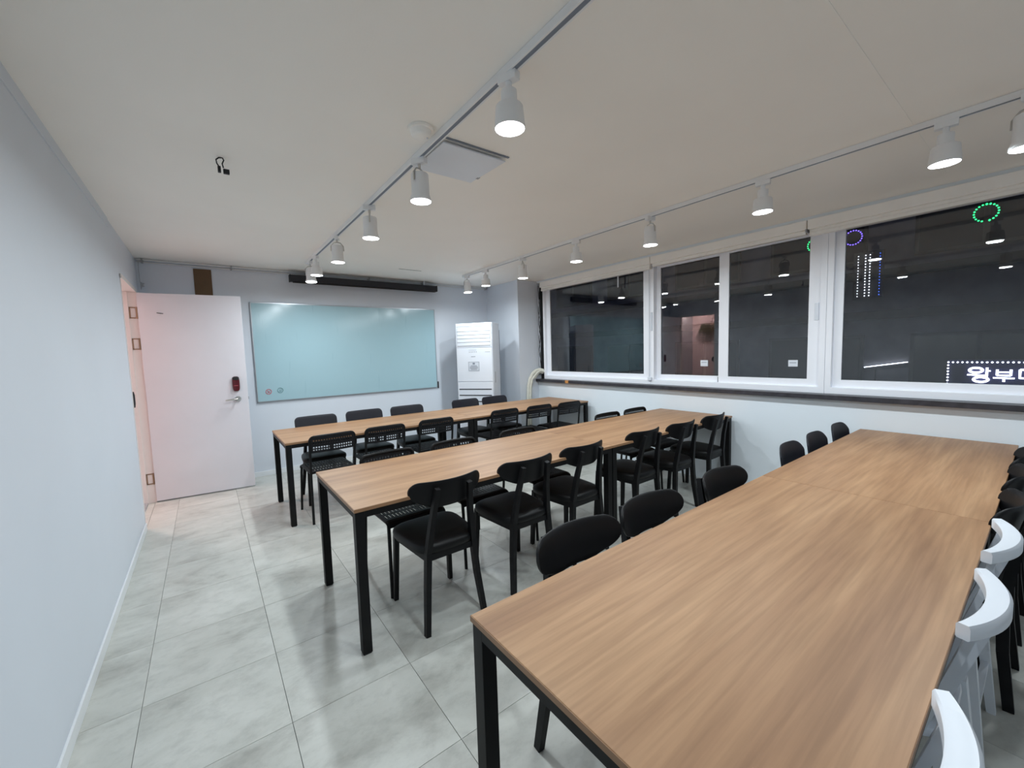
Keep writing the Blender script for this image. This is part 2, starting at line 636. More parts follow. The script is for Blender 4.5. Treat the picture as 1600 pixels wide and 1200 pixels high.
# strike box on the lock jamb
sb = bmesh.new()
prof = [(0.018, 1.065), (0.018, 1.20), (0.062, 1.165), (0.062, 1.095)]
rs = [[sb.verts.new((x, DY0 - DY1 + y, z)) for y, z in prof] for x in (-0.034, 0.012)]
for k in range(4):
    sb.faces.new((rs[0][k], rs[0][(k + 1) % 4], rs[1][(k + 1) % 4], rs[1][k]))
sb.faces.new(rs[0][::-1])
sb.faces.new(rs[1])
obj('lock_strike', sb, 'black', door)

# ------------------------------------------------------------------ windows
XF = 4.30                                    # inner face of the frames
ZB, ZT_ = 0.998, 2.44
win_specs = [(1, 4.875, 2.935), (2, 2.935, 1.200), (3, 1.200, -0.86)]
for n, ya, yb in win_specs:
    wroot = struct_empty('window_%d' % n, (0, 0, 0))
    fb = bmesh.new()
    box(fb, XF, yb + 0.001, ZB, XF + 0.11, ya - 0.001, ZB + 0.055, bev=0.003)
    box(fb, XF, yb + 0.001, ZT_ - 0.03, XF + 0.11, ya - 0.001, ZT_ + 0.06, bev=0.003)
    box(fb, XF, ya - 0.045, ZB + 0.05, XF + 0.11, ya - 0.001, ZT_ - 0.02, bev=0.003)
    box(fb, XF, yb + 0.001, ZB + 0.05, XF + 0.11, yb + 0.045, ZT_ - 0.02, bev=0.003)
    obj('window_frame', fb, 'upvc', wroot)

    def sash(y0, y1, x, st=0.062, zb=ZB + 0.045, zt=ZT_ - 0.022):
        s = bmesh.new()
        d = 0.034
        box(s, x, y0, zb, x + d, y1, zb + 0.075, bev=0.004)
        box(s, x, y0, zt - 0.045, x + d, y1, zt, bev=0.004)
        box(s, x, y0, zb + 0.07, x + d, y0 + st, zt - 0.04, bev=0.004)
        box(s, x, y1 - st, zb + 0.07, x + d, y1, zt - 0.04, bev=0.004)
        so = obj('sash', s, 'upvc', wroot)
        g = obj('pane', B(x + 0.013, y0 + st - 0.006, zb + 0.068, x + 0.019, y1 - st + 0.006, zt - 0.038), 'glass', so)
        return so
    if n == 1:
        so = sash(2.975, 4.835, XF + 0.040, 0.085)
        obj('latch', B(XF - 0.010, 2.905, 1.64, XF + 0.0, 2.928, 1.86, bev=0.004), 'lightgrey', wroot)
    elif n == 2:
        sb_ = sash(1.24, 2.135, XF + 0.030, 0.10)
        sa_ = sash(2.085, 2.895, XF + 0.068, 0.055)
        obj('sash_latch', B(XF + 0.020, 1.262, 1.64, XF + 0.032, 1.292, 1.79, bev=0.004), 'white', sb_)
        obj('sash_stop', B(XF + 0.05, 2.138, 1.70, XF + 0.067, 2.152, 1.75), 'black', sa_)
        obj('sash_stop', B(XF + 0.05, 2.138, 1.05, XF + 0.067, 2.150, 1.11), 'black', sa_)
    else:
        sash(-0.82, 1.155, XF + 0.040, 0.062)
struct('window_sill', B(4.20, -0.86, 0.955, 4.44, 4.968, 0.997, bev=0.004), 'sill')
struct('trim_3', B(XF + 0.02, 4.876, 0.998, XF + 0.10, 4.967, 2.50), 'black')

# dry stickers / warning tag on the sashes
tg = obj('window_tag', B(XF + 0.0735, 2.270, 1.220, XF + 0.0805, 2.352, 1.286, bev=0.002), 'white')
tag(tg, 'small white tag on the window pane that mirrors the fern, second from the column', 'tag', 'window tags')
obj('print', B(XF + 0.0728, 2.282, 1.260, XF + 0.0736, 2.340, 1.266), 'inkgrey', tg)
tg2 = obj('window_tag', B(XF + 0.0355, 1.414, 1.228, XF + 0.0425, 1.490, 1.288, bev=0.002), 'white')
tag(tg2, 'small white tag stuck low on the third window pane from the column', 'tag', 'window tags')
obj('print', B(XF + 0.0348, 1.425, 1.260, XF + 0.0356, 1.478, 1.266), 'inkgrey', tg2)
st = obj('warning_sticker', B(XF - 0.0012, 1.440, 2.428, XF + 0.0, 1.520, 2.444), 'red')
tag(st, 'tiny red and white sticker on the window head below the blind', 'sticker')

# blind cassettes
for n, (ya, yb) in enumerate(((4.855, 2.897), (2.887, 1.342), (1.332, -0.84))):
    lab = ['cream roller blind cassette above the window nearest the column',
           'cream roller blind cassette above the middle pair of sliding sashes',
           'cream roller blind cassette above the big window showing street lights'][n]
    t = thing('roller_blind', lab, 'blind', (XF, (ya + yb) / 2, 2.5), 0, 'roller blinds over the windows')
    h = (ya - yb) / 2
    dx = -0.075 if n != 1 else -0.07
    obj('cassette', B(dx, -h, -0.083, -0.003, h, -0.003, bev=0.006), 'cream', t)
    obj('rolled_fabric', T([(dx + 0.040, -h + 0.01, -0.096), (dx + 0.040, h - 0.01, -0.096)], 0.019, 12), 'cream', t, True)
    if n != 1:
        obj('bottom_bar', B(dx + 0.018, -h + 0.01, -0.138, -0.004, h - 0.01, -0.112, bev=0.004), 'cream', t)
    else:
        obj('bottom_bar', B(dx + 0.022, -h + 0.01, -0.118, -0.004, h - 0.01, -0.104, bev=0.003), 'cream', t)
    if n == 1:
        obj('end_bracket', B(-0.078, -h - 0.004, -0.105, -0.004, -h + 0.004, -0.08), 'grey', t)
pc = T([(XF - 0.018, 3.395, 2.362), (XF - 0.018, 3.395, 2.30), (XF - 0.016, 3.397, 2.22)], 0.008, 8)
tag(obj('blind_pull', pc, 'white'), 'short white pull tag hanging from the blind nearest the column', 'blind pull')
pc = T([(XF - 0.012, 2.945, 2.40), (XF - 0.012, 2.944, 1.75), (XF - 0.012, 2.946, 1.08)], 0.0035, 6)
cd = obj('blind_cord', pc, 'lightgrey', bpy.data.objects['window_1'])
obj('cord_clip', B(XF - 0.022, 2.915, 1.045, XF - 0.0, 2.965, 1.085, bev=0.004), 'white', cd)

# ------------------------------------------------------------------ track lights
def track(x, ya, yb, lab):
    t = thing('light_track', lab, 'light track', (x, 0, ZC), 0, 'ceiling light tracks')
    b = bmesh.new()
    box(b, -0.017, ya, -0.030, -0.009, yb, -0.001)
    box(b, 0.009, ya, -0.030, 0.017, yb, -0.001)
    box(b, -0.016, ya, -0.010, 0.016, yb, -0.001)
    obj('rail', b, 'whitelamp', t)
    obj('slot', B(-0.0088, ya + 0.004, -0.0285, 0.0088, yb - 0.004, -0.0105), 'inkgrey', t)
    obj('end_cap', B(-0.019, yb - 0.002, -0.032, 0.019, yb + 0.012, -0.001, bev=0.002), 'whitelamp', t)
    return t


track(1.005, -1.5, 5.12, 'white ceiling light track down the middle of the room toward the whiteboard')
track(2.975, -1.5, 5.02, 'white ceiling light track running parallel to the windows')


def lamp(kind, x, y, rz, tilt, lab, drop=0.0):
    """spot lamp hanging below the track at x, y; tilt in radians about local x"""
    zt = ZC - 0.030
    t = thing('track_spotlight', lab, 'spotlight', (x, y, zt), rz, 'white track spotlights')
    obj('adapter', B(-0.017, -0.042, -0.028, 0.017, 0.042, 0.004, bev=0.003), 'whitelamp', t)
    R = Matrix.Rotation(tilt, 4, 'X')
    if kind == 'step':
        obj('stem', T([(0, 0, -0.028), (0, 0, -0.062)], 0.013, 10), 'whitelamp', t, True)
        piv = Vector((0, 0, -0.062))
        prof = [(0, 0.004), (0.030, 0.004), (0.031, 0.0), (0.031, -0.050), (0.050, -0.052), (0.053, -0.056), (0.060, -0.135), (0.057, -0.136), (0.055, -0.128), (0, -0.128)]
        lens_z, lr = -0.132, 0.0555
    else:
        yk = bmesh.new()
        tube(yk, [(0, 0, -0.028), (0, 0, -0.050)], 0.008, 8)
        for s in (-1, 1):
            tube(yk, [(0, 0, -0.050), (s * 0.028, 0, -0.056), (s * 0.052, 0, -0.085), (s * 0.0525, 0, -0.125)], 0.0045, 6)
        obj('yoke', yk, 'chrome', t, True)
        piv = Vector((0, 0, -0.125))
        prof = [(0, 0.052), (0.030, 0.050), (0.044, 0.046), (0.047, 0.040), (0.048, -0.062), (0.056, -0.085), (0.0575, -0.098), (0.055, -0.099), (0.053, -0.092), (0, -0.092)]
        lens_z, lr = -0.0955, 0.0535
    sh = obj('shade', LT(prof, 32), 'whitelamp', t, True, loc=piv, rot=(tilt, 0, 0))
    obj('lens', LT([(0, lens_z + 0.003), (lr, lens_z + 0.003), (lr * 0.98, lens_z - 0.001), (lr * 0.6, lens_z - 0.006), (0, lens_z - 0.008)], 28), 'lens', sh, True)
    ld = bpy.data.lights.new('beam', 'AREA')
    ld.shape = 'DISK'
    ld.size = 0.10
    ld.energy = LAMP_W
    ld.color = LAMP_COL
    ld.spread = PI
    lo = bpy.data.objects.new('beam', ld)
    COL.objects.link(lo)
    lo.parent = sh
    lo.location = (0, 0, lens_z - 0.012)
    return t


T1 = [('step', 1.305, 0, 'large stepped white spotlight on the middle track nearest the camera'),
      ('yoke', 2.12, 0.0, 'white spotlight with wire yoke beside the ceiling hatch, second on the middle track'),
      ('yoke', 2.96, 0.0, 'third white spotlight on the middle track, just past the ceiling hatch'),
      ('yoke', 3.85, 0.0, 'fourth white spotlight on the middle track'),
      ('step', 4.70, 0.0, 'fifth white spotlight on the middle track, last but one before the whiteboard'),
      ('yoke', 4.99, -0.09, 'last white spotlight on the middle track, tilted and nearest the whiteboard')]
for k, (kd, y, tl, lab) in enumerate(T1):
    lamp(kd, 1.005, y, (0.3, 0.5, 1.2, -0.4, 0.2, 0.0)[k], tl, lab)
T2 = [('yoke', 0.115, 0.0, 'white spotlight on the window side track cut by the right picture edge'),
      ('step', 0.37, 0.0, 'big stepped white spotlight on the window side track above the large window'),
      ('step', 1.19, 0.0, 'stepped white spotlight on the window side track above the middle window stile'),
      ('yoke', 2.03, 0.0, 'white spotlight with wire yoke on the window side track, midway along'),
      ('step', 2.86, 0.0, 'stepped white spotlight on the window side track above the second chair row end'),
      ('yoke', 3.70, 0.0, 'white yoke spotlight on the window side track in front of the column'),
      ('step', 4.47, 0.0, 'stepped white spotlight above the air conditioner, last but one on the window track'),
      ('yoke', 4.93, -0.09, 'last tilted white spotlight on the window side track before the air conditioner')]
for k, (kd, y, tl, lab) in enumerate(T2):
    lamp(kd, 2.975, y, (1.3, 0.1, 0.2, 1.4, 0.3, 1.2, 0.4, 0.0)[k], tl, lab)
lamp('yoke', 1.005, 0.40, 0.2, 0.0, 'spotlight on the middle track above the camera, seen mirrored in the large window')
hl = bpy.data.lights.new('hall_light', 'AREA')
hl.shape = 'DISK'
hl.size = 0.3
hl.energy = HALL_W
hl.color = HALL_COL
t = thing('hall_ceiling_light', 'round ceiling light in the hallway beyond the open door', 'ceiling light', (XL - 0.55, 5.60, ZC))
obj('housing', LT([(0, 0), (0.17, 0), (0.17, -0.03), (0, -0.03)], 28), 'white', t, True)
obj('diffuser', LT([(0, -0.03), (0.155, -0.03), (0.14, -0.045), (0, -0.05)], 28), emit('warm diffuser', HALL_COL, 4.0), t, True)
ho = bpy.data.objects.new('hall_light', hl)
COL.objects.link(ho)
ho.parent = t
ho.location = (0, 0, -0.06)

# ------------------------------------------------------------------ tables
TOPZ, TW, TL2 = 0.73, 0.8134, 1.8558


def table(x, y, label):
    t = thing('long_table', label, 'table', (x, y, 0), 0, 'oak topped work tables')
    L, W, g = TL2 - 0.002, TW, 0.001
    top = obj('tabletop', B(g, 0, TOPZ - 0.018, L, W, TOPZ, bev=0.0012, seg=1), 'wood', t)
    eb = bmesh.new()
    for q in ((-0.0004, -0.0004, L + 0.0004, 0.0008), (-0.0004, W - 0.0008, L + 0.0004, W + 0.0004), (-0.0004, 0.0, 0.0014, W), (L - 0.0008, 0, L + 0.0004, W)):
        box(eb, q[0], q[1], TOPZ - 0.0175, q[2], q[3], TOPZ - 0.0015)
    obj('edge_band', eb, 'edge', top)
    s = 0.045
    ap = bmesh.new()
    zt, zb = TOPZ - 0.0185, TOPZ - 0.050
    i = 0.004
    box(ap, i + s, i, zb, L - i - s, i + 0.03, zt)
    box(ap, i + s, W - i - 0.03, zb, L - i - s, W - i, zt)
    box(ap, i, i + s, zb, i + 0.03, W - i - s, zt)
    box(ap, L - i - 0.03, i + s, zb, L - i, W - i - s, zt)
    obj('apron', ap, 'steel', t)
    for lx in (i, L - i - s):
        for ly in (i, W - i - s):
            lg = obj('leg', B(lx, ly, 0.006, lx + s, ly + s, zt, bev=0.0025), 'steel', t)
            obj('foot_pad', B(lx + 0.004, ly + 0.004, 0, lx + s - 0.004, ly + s - 0.004, 0.007), 'black', lg)
    return t


for x, y, la, lb in ((0.4874, 3.854, 'left oak table of the rear row by the door and whiteboard', 'right oak table of the rear row, ending near the window wall'),
                     (0.5054, 1.9324, 'left oak table of the middle row with black square legs', 'right oak table of the middle row below the first window'),
                     (0.5305, 0.1167, 'big oak table in the foreground with grain running away', 'foreground row oak table at its far end against the window wall')):
    table(x, y, la)
    table(x + TL2, y, lb)


# ------------------------------------------------------------------ chairs (front of each faces local +y)
def sq(hx, hy, e=5.0, taper=0.0):
    def f(t):
        c, s = math.cos(t), math.sin(t)
        x = hx * math.copysign(abs(c) ** (2 / e), c)
        y = hy * math.copysign(abs(s) ** (2 / e), s)
        return x * (1 + taper * y / hy), y
    return f


def padded_chair(label, group, back='bean'):
    t = thing('padded_chair', label, 'chair', (0, 0, 0), 0, group)
    sy = 0.015
    cb = bmesh.new()
    cushion(cb, sq(0.195, 0.205, 4.2, 0.10), [(0.93, 0.408), (0.985, 0.412), (1.0, 0.424), (1.0, 0.436), (0.985, 0.448), (0.93, 0.457), (0.80, 0.463), (0.5, 0.467), (0.15, 0.468)])
    for v in cb.verts:
        v.co.y += sy
    obj('seat', cb, 'leather', t, True)
    fb = bmesh.new()
    bar(fb, (-0.135, -0.170, 0.392), (0.135, -0.170, 0.392), 0.034, 0.022)
    bar(fb, (-0.165, 0.185, 0.392), (0.165, 0.185, 0.392), 0.034, 0.022)
    for s in (-1, 1):
        bar(fb, (s * 0.137, -0.17, 0.392), (s * 0.165, 0.185, 0.392), 0.022, 0.034, up=(0, 0, 1))
    obj('seat_frame', fb, 'blackwood', t)
    for s in (-1, 1):
        lb = bmesh.new()
        bar(lb, (s * 0.180, 0.208, 0.0), (s * 0.166, 0.186, 0.412), 0.024, 0.026, 0.028, 0.030)
        obj('leg', lb, 'blackwood', t)
        lb = bmesh.new()
        pts = [(s * 0.172, -0.205, 0.0), (s * 0.150, -0.180, 0.22), (s * 0.134, -0.172, 0.42), (s * 0.112, -0.196, 0.60), (s * 0.093, -0.232, 0.765)]
        wd = [(0.026, 0.030), (0.029, 0.034), (0.030, 0.036), (0.027, 0.030), (0.025, 0.024)]
        for a, b2, wa, wb in zip(pts, pts[1:], wd, wd[1:]):
            bar(lb, a, b2, wa[0], wa[1], wb[0], wb[1])
        obj('leg', lb, 'blackwood', t)
    if back == 'bean':
        hw = 0.212

        def zt(x):
            a = max(0.0, abs(x) - 0.160)
            return 0.797 - (0.052 - math.sqrt(max(0.0, 0.052 ** 2 - a * a))) * 0.95

        def zb(x):
            k = min(1, max(0, (abs(x) - 0.07) / 0.135))
            k = k * k * (3 - 2 * k)
            v = 0.648 + 0.040 * k
            a = max(0.0, abs(x) - 0.160)
            return min(v + 0.052 - math.sqrt(max(0.0, 0.052 ** 2 - a * a)), zt(x) - 0.004)
        yf = lambda x, z: -0.198 + 1.5 * x * x - 0.22 * (z - 0.72)
    else:
        hw = 0.207

        def zt(x):
            a = max(0.0, abs(x) - 0.165)
            return 0.826 - (0.042 - math.sqrt(max(0.0, 0.042 ** 2 - a * a)))

        def zb(x):
            a = max(0.0, abs(x) - 0.165)
            return min(0.690 + (0.042 - math.sqrt(max(0.0, 0.042 ** 2 - a * a))), zt(x) - 0.004)
        yf = lambda x, z: -0.204 + 0.6 * x * x - 0.22 * (z - 0.72)
    pb = plate(bmesh.new(), hw, zt, zb, yf, 0.016, 30, 8)
    obj('backrest', pb, 'blackwood' if back == 'bean' else 'slate', t, True)
    return t


def perforated_chair(label, group):
    t = thing('perforated_chair', label, 'chair', (0, 0, 0), 0, group)
    # seat: slotted sheet with a rolled front edge
    us = [-0.195, -0.175]
    n = 15
    for k in range(n):
        a = -0.168 + k * 0.0235
        us += [a, a + 0.0085]
    us += [0.180, 0.195]
    us = sorted(us)
    vs = [-0.20, -0.165, -0.105, -0.085, -0.025, -0.005, 0.055, 0.075, 0.135, 0.165, 0.185, 0.198, 0.206, 0.212]
    hi = set(us.index(-0.168 + k * 0.0235) for k in range(n))
    hj = {1, 3, 5, 7}

    def df(u, v, ww):
        e = max(0.0, v - 0.165)
        z = 0.452 + ww - 12.0 * e * e - 0.35 * max(0, v - 0.198)
        side = max(0.0, abs(u) - 0.178)
        return (u, v if v < 0.2 else 0.2 + (v - 0.2) * 0.5, z - side * 0.5)
    sb2 = holed(bmesh.new(), us, vs, lambda i, j: i in hi and j in hj, 0.006, df)
    obj('seat', sb2, 'blackplastic', t)
    fb = bmesh.new()
    for s in (-1, 1):
        tube(fb, [(s * 0.178, -0.19, 0.436), (s * 0.180, 0.0, 0.436), (s * 0.180, 0.185, 0.434)], 0.010, 8)
    tube(fb, [(-0.178, 0.17, 0.434), (0.178, 0.17, 0.434)], 0.009, 8)
    tube(fb, [(-0.178, -0.17, 0.434), (0.178, -0.17, 0.434)], 0.009, 8)
    obj('seat_frame', fb, 'steel', t, True)
    for s in (-1, 1):
        obj('leg', T([(s * 0.197, 0.228, 0.0), (s * 0.186, 0.198, 0.36), (s * 0.182, 0.186, 0.43)], 0.0105, 8), 'steel', t, True)
        obj('leg', T([(s * 0.197, -0.235, 0.0), (s * 0.188, -0.205, 0.38), (s * 0.186, -0.205, 0.46)], 0.0105, 8), 'steel', t, True)
    # back frame hoop and perforated panel
    pts = []
    for s in (-1, 1):
        side = [(s * 0.186, -0.205, 0.45), (s * 0.188, -0.222, 0.60), (s * 0.189, -0.236, 0.715)]
        arc = [(s * (0.151 + 0.038 * math.cos(a)), -0.236 - 0.006 * math.sin(a), 0.728 + 0.038 * math.sin(a)) for a in (0.25, 0.65, 1.05, 1.45)]
        pts.append(side + arc)
    hoop = pts[0] + [(-0.08, -0.250, 0.768), (0.0, -0.254, 0.768), (0.08, -0.250, 0.768)] + pts[1][::-1]
    obj('back_frame', T(hoop, 0.0105, 8), 'steel', t, True)
    us = [-0.182]
    n = 16
    for k in range(n):
        a = -0.1635 + k * 0.0208
        us += [a, a + 0.0122]
    us += [0.182]
    vs = [0.622, 0.640, 0.653, 0.664, 0.677, 0.700, 0.713, 0.724, 0.737, 0.752, 0.765]
    hi = set(range(1, 2 * n, 2))
    hj = {1, 3, 5, 7}

    def db(u, v, ww):
        z = v
        if abs(u) > 0.15 and v > 0.75:
            z = v - (abs(u) - 0.15) * 0.5
        return (u, -0.222 - 0.16 * (v - 0.62) - 0.016 * (1 - (u / 0.182) ** 2) + ww, z)
    pb = holed(bmesh.new(), us, vs, lambda i, j: i in hi and j in hj and not (j in (1, 3) and i == 15), 0.006, db)
    obj('backrest', pb, 'blackplastic', t)
    return t


def shell_chair(label, group):
    t = thing('shell_chair', label, 'chair', (0, 0, 0), 0, group)
    cb = bmesh.new()
    cushion(cb, sq(0.20, 0.205, 3.6, 0.06), [(0.90, 0.425), (0.985, 0.430), (1.0, 0.442), (0.985, 0.450), (0.86, 0.446), (0.5, 0.440), (0.15, 0.438)])
    obj('seat', cb, 'blackplastic', t, True)
    hw = 0.185

    def zt(x):
        a = max(0.0, abs(x) - 0.095)
        return 0.800 - (0.095 - math.sqrt(max(0.0, 0.095 ** 2 - a * a))) * 0.9

    def zb(x):
        return min(0.50 + 0.9 * max(0.0, abs(x) - 0.135) ** 1.0 * 3.0, zt(x) - 0.012)
    pb = plate(bmesh.new(), hw, zt, zb, lambda x, z: -0.195 + 1.1 * x * x - 0.13 * (z - 0.5), 0.012, 26, 10)
    obj('backrest', pb, 'slate', t, True)
    bm3 = bmesh.new()
    for s in (-1, 1):
        tube(bm3, [(s * 0.07, -0.06, 0.428), (s * 0.07, -0.20, 0.440), (s * 0.07, -0.212, 0.54), (s * 0.07, -0.218, 0.62)], 0.009, 8)
    obj('back_support', bm3, 'steel', t, True)
    for sx in (-1, 1):
        for sy in (-1, 1):
            obj('leg', T([(sx * 0.205, sy * 0.20, 0.0), (sx * 0.15, sy * 0.14, 0.432)], [0.010, 0.013], 8), 'steel', t, True)
    return t


def white_chair(label, group):
    t = thing('spindle_chair', label, 'chair', (0, 0, 0), 0, group)
    cb = bmesh.new()
    cushion(cb, sq(0.200, 0.170, 4.2, 0.10), [(0.90, 0.412), (0.985, 0.418), (1.0, 0.430), (0.985, 0.441), (0.88, 0.445), (0.5, 0.440), (0.15, 0.438)])
    for v in cb.verts:
        v.co.y += 0.035
    obj('seat', cb, 'white', t, True)
    # curved top rail
    rb = bmesh.new()
    n = 22
    rings = []
    for k in range(n + 1):
        a = -0.453 + 0.906 * k / n
        R = 0.445
        cx, cy = R * math.sin(a), 0.252 - R * math.cos(a)
        nx, ny = math.sin(a), -math.cos(a)
        e = abs(a) / 0.453
        wv = 0.046 - 0.018 * e * e
        hh = 0.044 - 0.006 * e
        ring = []
        for du, dz in ((-0.5, -0.42), (-0.38, -0.5), (0.38, -0.5), (0.5, -0.40), (0.5, 0.30), (0.36, 0.5), (-0.36, 0.5), (-0.5, 0.38)):
            ring.append(rb.verts.new((cx + nx * du * wv, cy + ny * du * wv, 0.748 + dz * hh + 0.10 * du * wv)))
        rings.append(ring)
    for A, C in zip(rings, rings[1:]):
        for k in range(8):
            rb.faces.new((A[k], A[(k + 1) % 8], C[(k + 1) % 8], C[k]))
    rb.faces.new(rings[0][::-1])
    rb.faces.new(rings[-1])
    obj('top_rail', rb, 'white', t, True)
    for a, bx in ((-0.375, -0.150), (-0.19, -0.078), (0.0, 0.0), (0.19, 0.078), (0.375, 0.150)):
        sb3 = bmesh.new()
        q = (0.445 * math.sin(a), 0.252 - 0.445 * math.cos(a), 0.735)
        bar(sb3, (bx, -0.100 + 0.8 * bx * bx, 0.430), q, 0.042, 0.017, 0.038, 0.016)
        obj('spindle', sb3, 'white', t)
    for s in (-1, 1):
        obj('leg', sheet(bar, (s * 0.205, 0.205, 0.0), (s * 0.165, 0.155, 0.425), 0.024, 0.024, 0.036, 0.032), 'white', t)
        obj('leg', sheet(bar, (s * 0.195, -0.165, 0.0), (s * 0.165, -0.120, 0.425), 0.024, 0.024, 0.036, 0.032), 'white', t)
    obj('stretcher', sheet(bar, (-0.18, 0.175, 0.20), (0.18, 0.175, 0.20), 0.02, 0.02), 'white', t)
    obj('stretcher', sheet(bar, (-0.178, -0.142, 0.20), (0.178, -0.142, 0.20), 0.02, 0.02), 'white', t)
    return t


ORD = ['first', 'second', 'third', 'fourth', 'fifth', 'sixth']
# rear row, wall side: five chairs with pill-shaped backs, facing the camera
first = None
for k, (x, dy, a) in enumerate(((0.905, 0, 0.0), (1.425, 0.03, 0.02), (1.925, 0.012, -0.02), (2.755, 0.01, 0.03), (3.215, 0.0, 0.0))):
    lab = 'black chair with plain pill shaped back below the whiteboard, %s from the door' % ORD[k]
    if k == 3:
        lab = 'black pill backed chair in front of the air conditioner, fourth from the door'
    if k == 4:
        lab = 'black pill backed chair right of the air conditioner front, fifth from the door'
    if first is None:
        first = padded_chair(lab, 'pill backed chairs behind the rear tables', 'pill')
        first.location, first.rotation_euler = (x, 4.52 + dy, 0), (0, 0, PI + a)
    else:
        dup(first, (x, 4.52 + dy, 0), PI + a, lab)
# rear row, camera side: six perforated chairs, backs to the camera
pf = None
for k, (x, y, a) in enumerate(((0.845, 4.035, 0.03), (1.335, 4.06, 0.0), (1.880, 4.075, 0.0), (2.760, 4.075, 0.0), (3.270, 4.045, -0.02), (3.730, 3.985, -0.02))):
    lab = 'black perforated chair at near side of rear tables, %s from the door' % ORD[k]
    if pf is None:
        pf = perforated_chair(lab, 'perforated chairs at the rear tables')
        pf.location, pf.rotation_euler = (x, y, 0), (0, 0, a)
    else:
        dup(pf, (x, y, 0), a, lab)
# middle row, far side: five perforated chairs facing the camera
for k, (x, y, a) in enumerate(((0.985, 2.545, 0.03), (1.500, 2.54, 0.0), (2.130, 2.54, 0.0), (3.320, 2.545, 0.0), (3.790, 2.548, 0.0))):
    dup(pf, (x, y, 0), PI + a, 'black perforated chair behind the middle tables, %s from the left' % ORD[k], 'perforated chairs behind the middle tables')
# middle row, near side: six padded chairs, backs to the camera
pc_ = None
for k, (x, y, a) in enumerate(((0.985, 2.075, 0.0), (1.540, 2.075, 0.0), (2.055, 2.095, 0.02), (2.765, 2.10, 0.0), (3.280, 2.08, 0.0), (3.830, 2.08, 0.03))):
    lab = 'black padded chair with curved bean shaped back before the middle tables, %s from the left' % ORD[k]
    if pc_ is None:
        pc_ = padded_chair(lab, 'padded chairs before the middle tables', 'bean')
        pc_.location, pc_.rotation_euler = (x, y, 0), (0, 0, a)
    else:
        dup(pc_, (x, y, 0), a, lab)
# foreground row, far side: three bean backs then three shell chairs
for k, (x, y, a) in enumerate(((1.045, 0.862, 0.0), (1.490, 0.862, 0.0), (2.085, 0.84, 0.0))):
    dup(pc_, (x, y, 0), PI + a, 'black curved back chair at far side of foreground table, %s from the left' % ORD[k], 'curved back chairs behind the foreground table')
sc_ = None
for k, (x, y, a) in enumerate(((2.985, 0.800, 0.0), (3.445, 0.800, 0.0), (3.950, 0.795, 0.0))):
    lab = 'black shell chair with rounded back by the window wall, %s from the left' % ORD[k]
    if sc_ is None:
        sc_ = shell_chair(lab, 'shell chairs behind the foreground tables')
        sc_.location, sc_.rotation_euler = (x, y, 0), (0, 0, PI + a)
    else:
        dup(sc_, (x, y, 0), PI + a, lab)
# foreground row, camera side: white spindle chairs, then black shells
wc = None
for k, (x, y, a) in enumerate(((0.900, 0.250, 0.0), (1.590, 0.250, 0.0), (2.135, 0.250, 0.0))):
    lab = ['white spindle chair nearest the camera at the bottom right', 'white spindle chair between the two other white chairs',
           'white spindle chair farthest away, next to the black chairs'][k]
    if wc is None:
        wc = white_chair(lab, 'white spindle chairs')
        wc.location, wc.rotation_euler = (x, y, 0), (0, 0, a)
    else:
        dup(wc, (x, y, 0), a, lab)
for k, (x, y, a) in enumerate(((2.560, 0.25, 0.0), (3.130, 0.25, 0.0), (3.650, 0.25, 0.0))):
    dup(pc_, (x, y, 0), a, 'black curved back chair at right picture edge, %s after the white chairs' % ORD[k], 'curved back chairs at the right picture edge')

# ------------------------------------------------------------------ back wall furnishings
wb = thing('whiteboard', 'large pale blue glass whiteboard mounted on the back wall', 'whiteboard', (0.4816, YB, 0.9202))
obj('panel', B(0, -0.022, 0, 2.40, -0.004, 1.20, bev=0.002), 'board', wb)
eb = bmesh.new()
for q in ((-0.006, -0.003, 2.406, 0.006), (-0.006, 1.194, 2.406, 1.206), (-0.006, 0.0, 0.004, 1.2), (2.396, 0, 2.406, 1.2)):
    box(eb, q[0], -0.025, q[1], q[2], -0.001, q[3])
obj('edge_frame', eb, 'alu', wb)
for n, (x, z, mt, lab) in enumerate(((0.120, 0.120, 'red', 'small round red sticker at whiteboard lower left corner'),
                                     (0.246, 0.128, 'green', 'small round grey green sticker beside the red one on whiteboard'))):
    m = bmesh.new()
    ring = [(0.030 * math.cos(2 * PI * k / 24), 0, 0.030 * math.sin(2 * PI * k / 24)) for k in range(24)]
    tube(m, ring, 0.0030, 6, closed=True)
    tube(m, [(-0.013, 0, 0.006), (-0.004, 0, 0.006)], 0.0028, 5)
    tube(m, [(0.004, 0, 0.006), (0.013, 0, 0.006)], 0.0028, 5)
    if n == 0:
        tube(m, [(-0.012, 0, -0.012), (0, 0, -0.005), (0.012, 0, -0.012)], 0.0028, 5)
        tube(m, [(-0.018, 0, 0.016), (0.018, 0, -0.016)], 0.002, 5)
    else:
        tube(m, [(-0.012, 0, -0.006), (0, 0, -0.013), (0.012, 0, -0.006)], 0.0028, 5)
    o = obj('round_sticker', m, mt, None, True, loc=(0.4816 + x, YB - 0.0245, 0.9202 + z))
    tag(o, lab, 'sticker')
hm = B(2.896, YB - 0.02, 0.905, 2.912, YB, 1.01, bev=0.003)
tag(obj('board_clip', hm, 'black'), 'small black clip on the wall at right edge of whiteboard', 'clip')

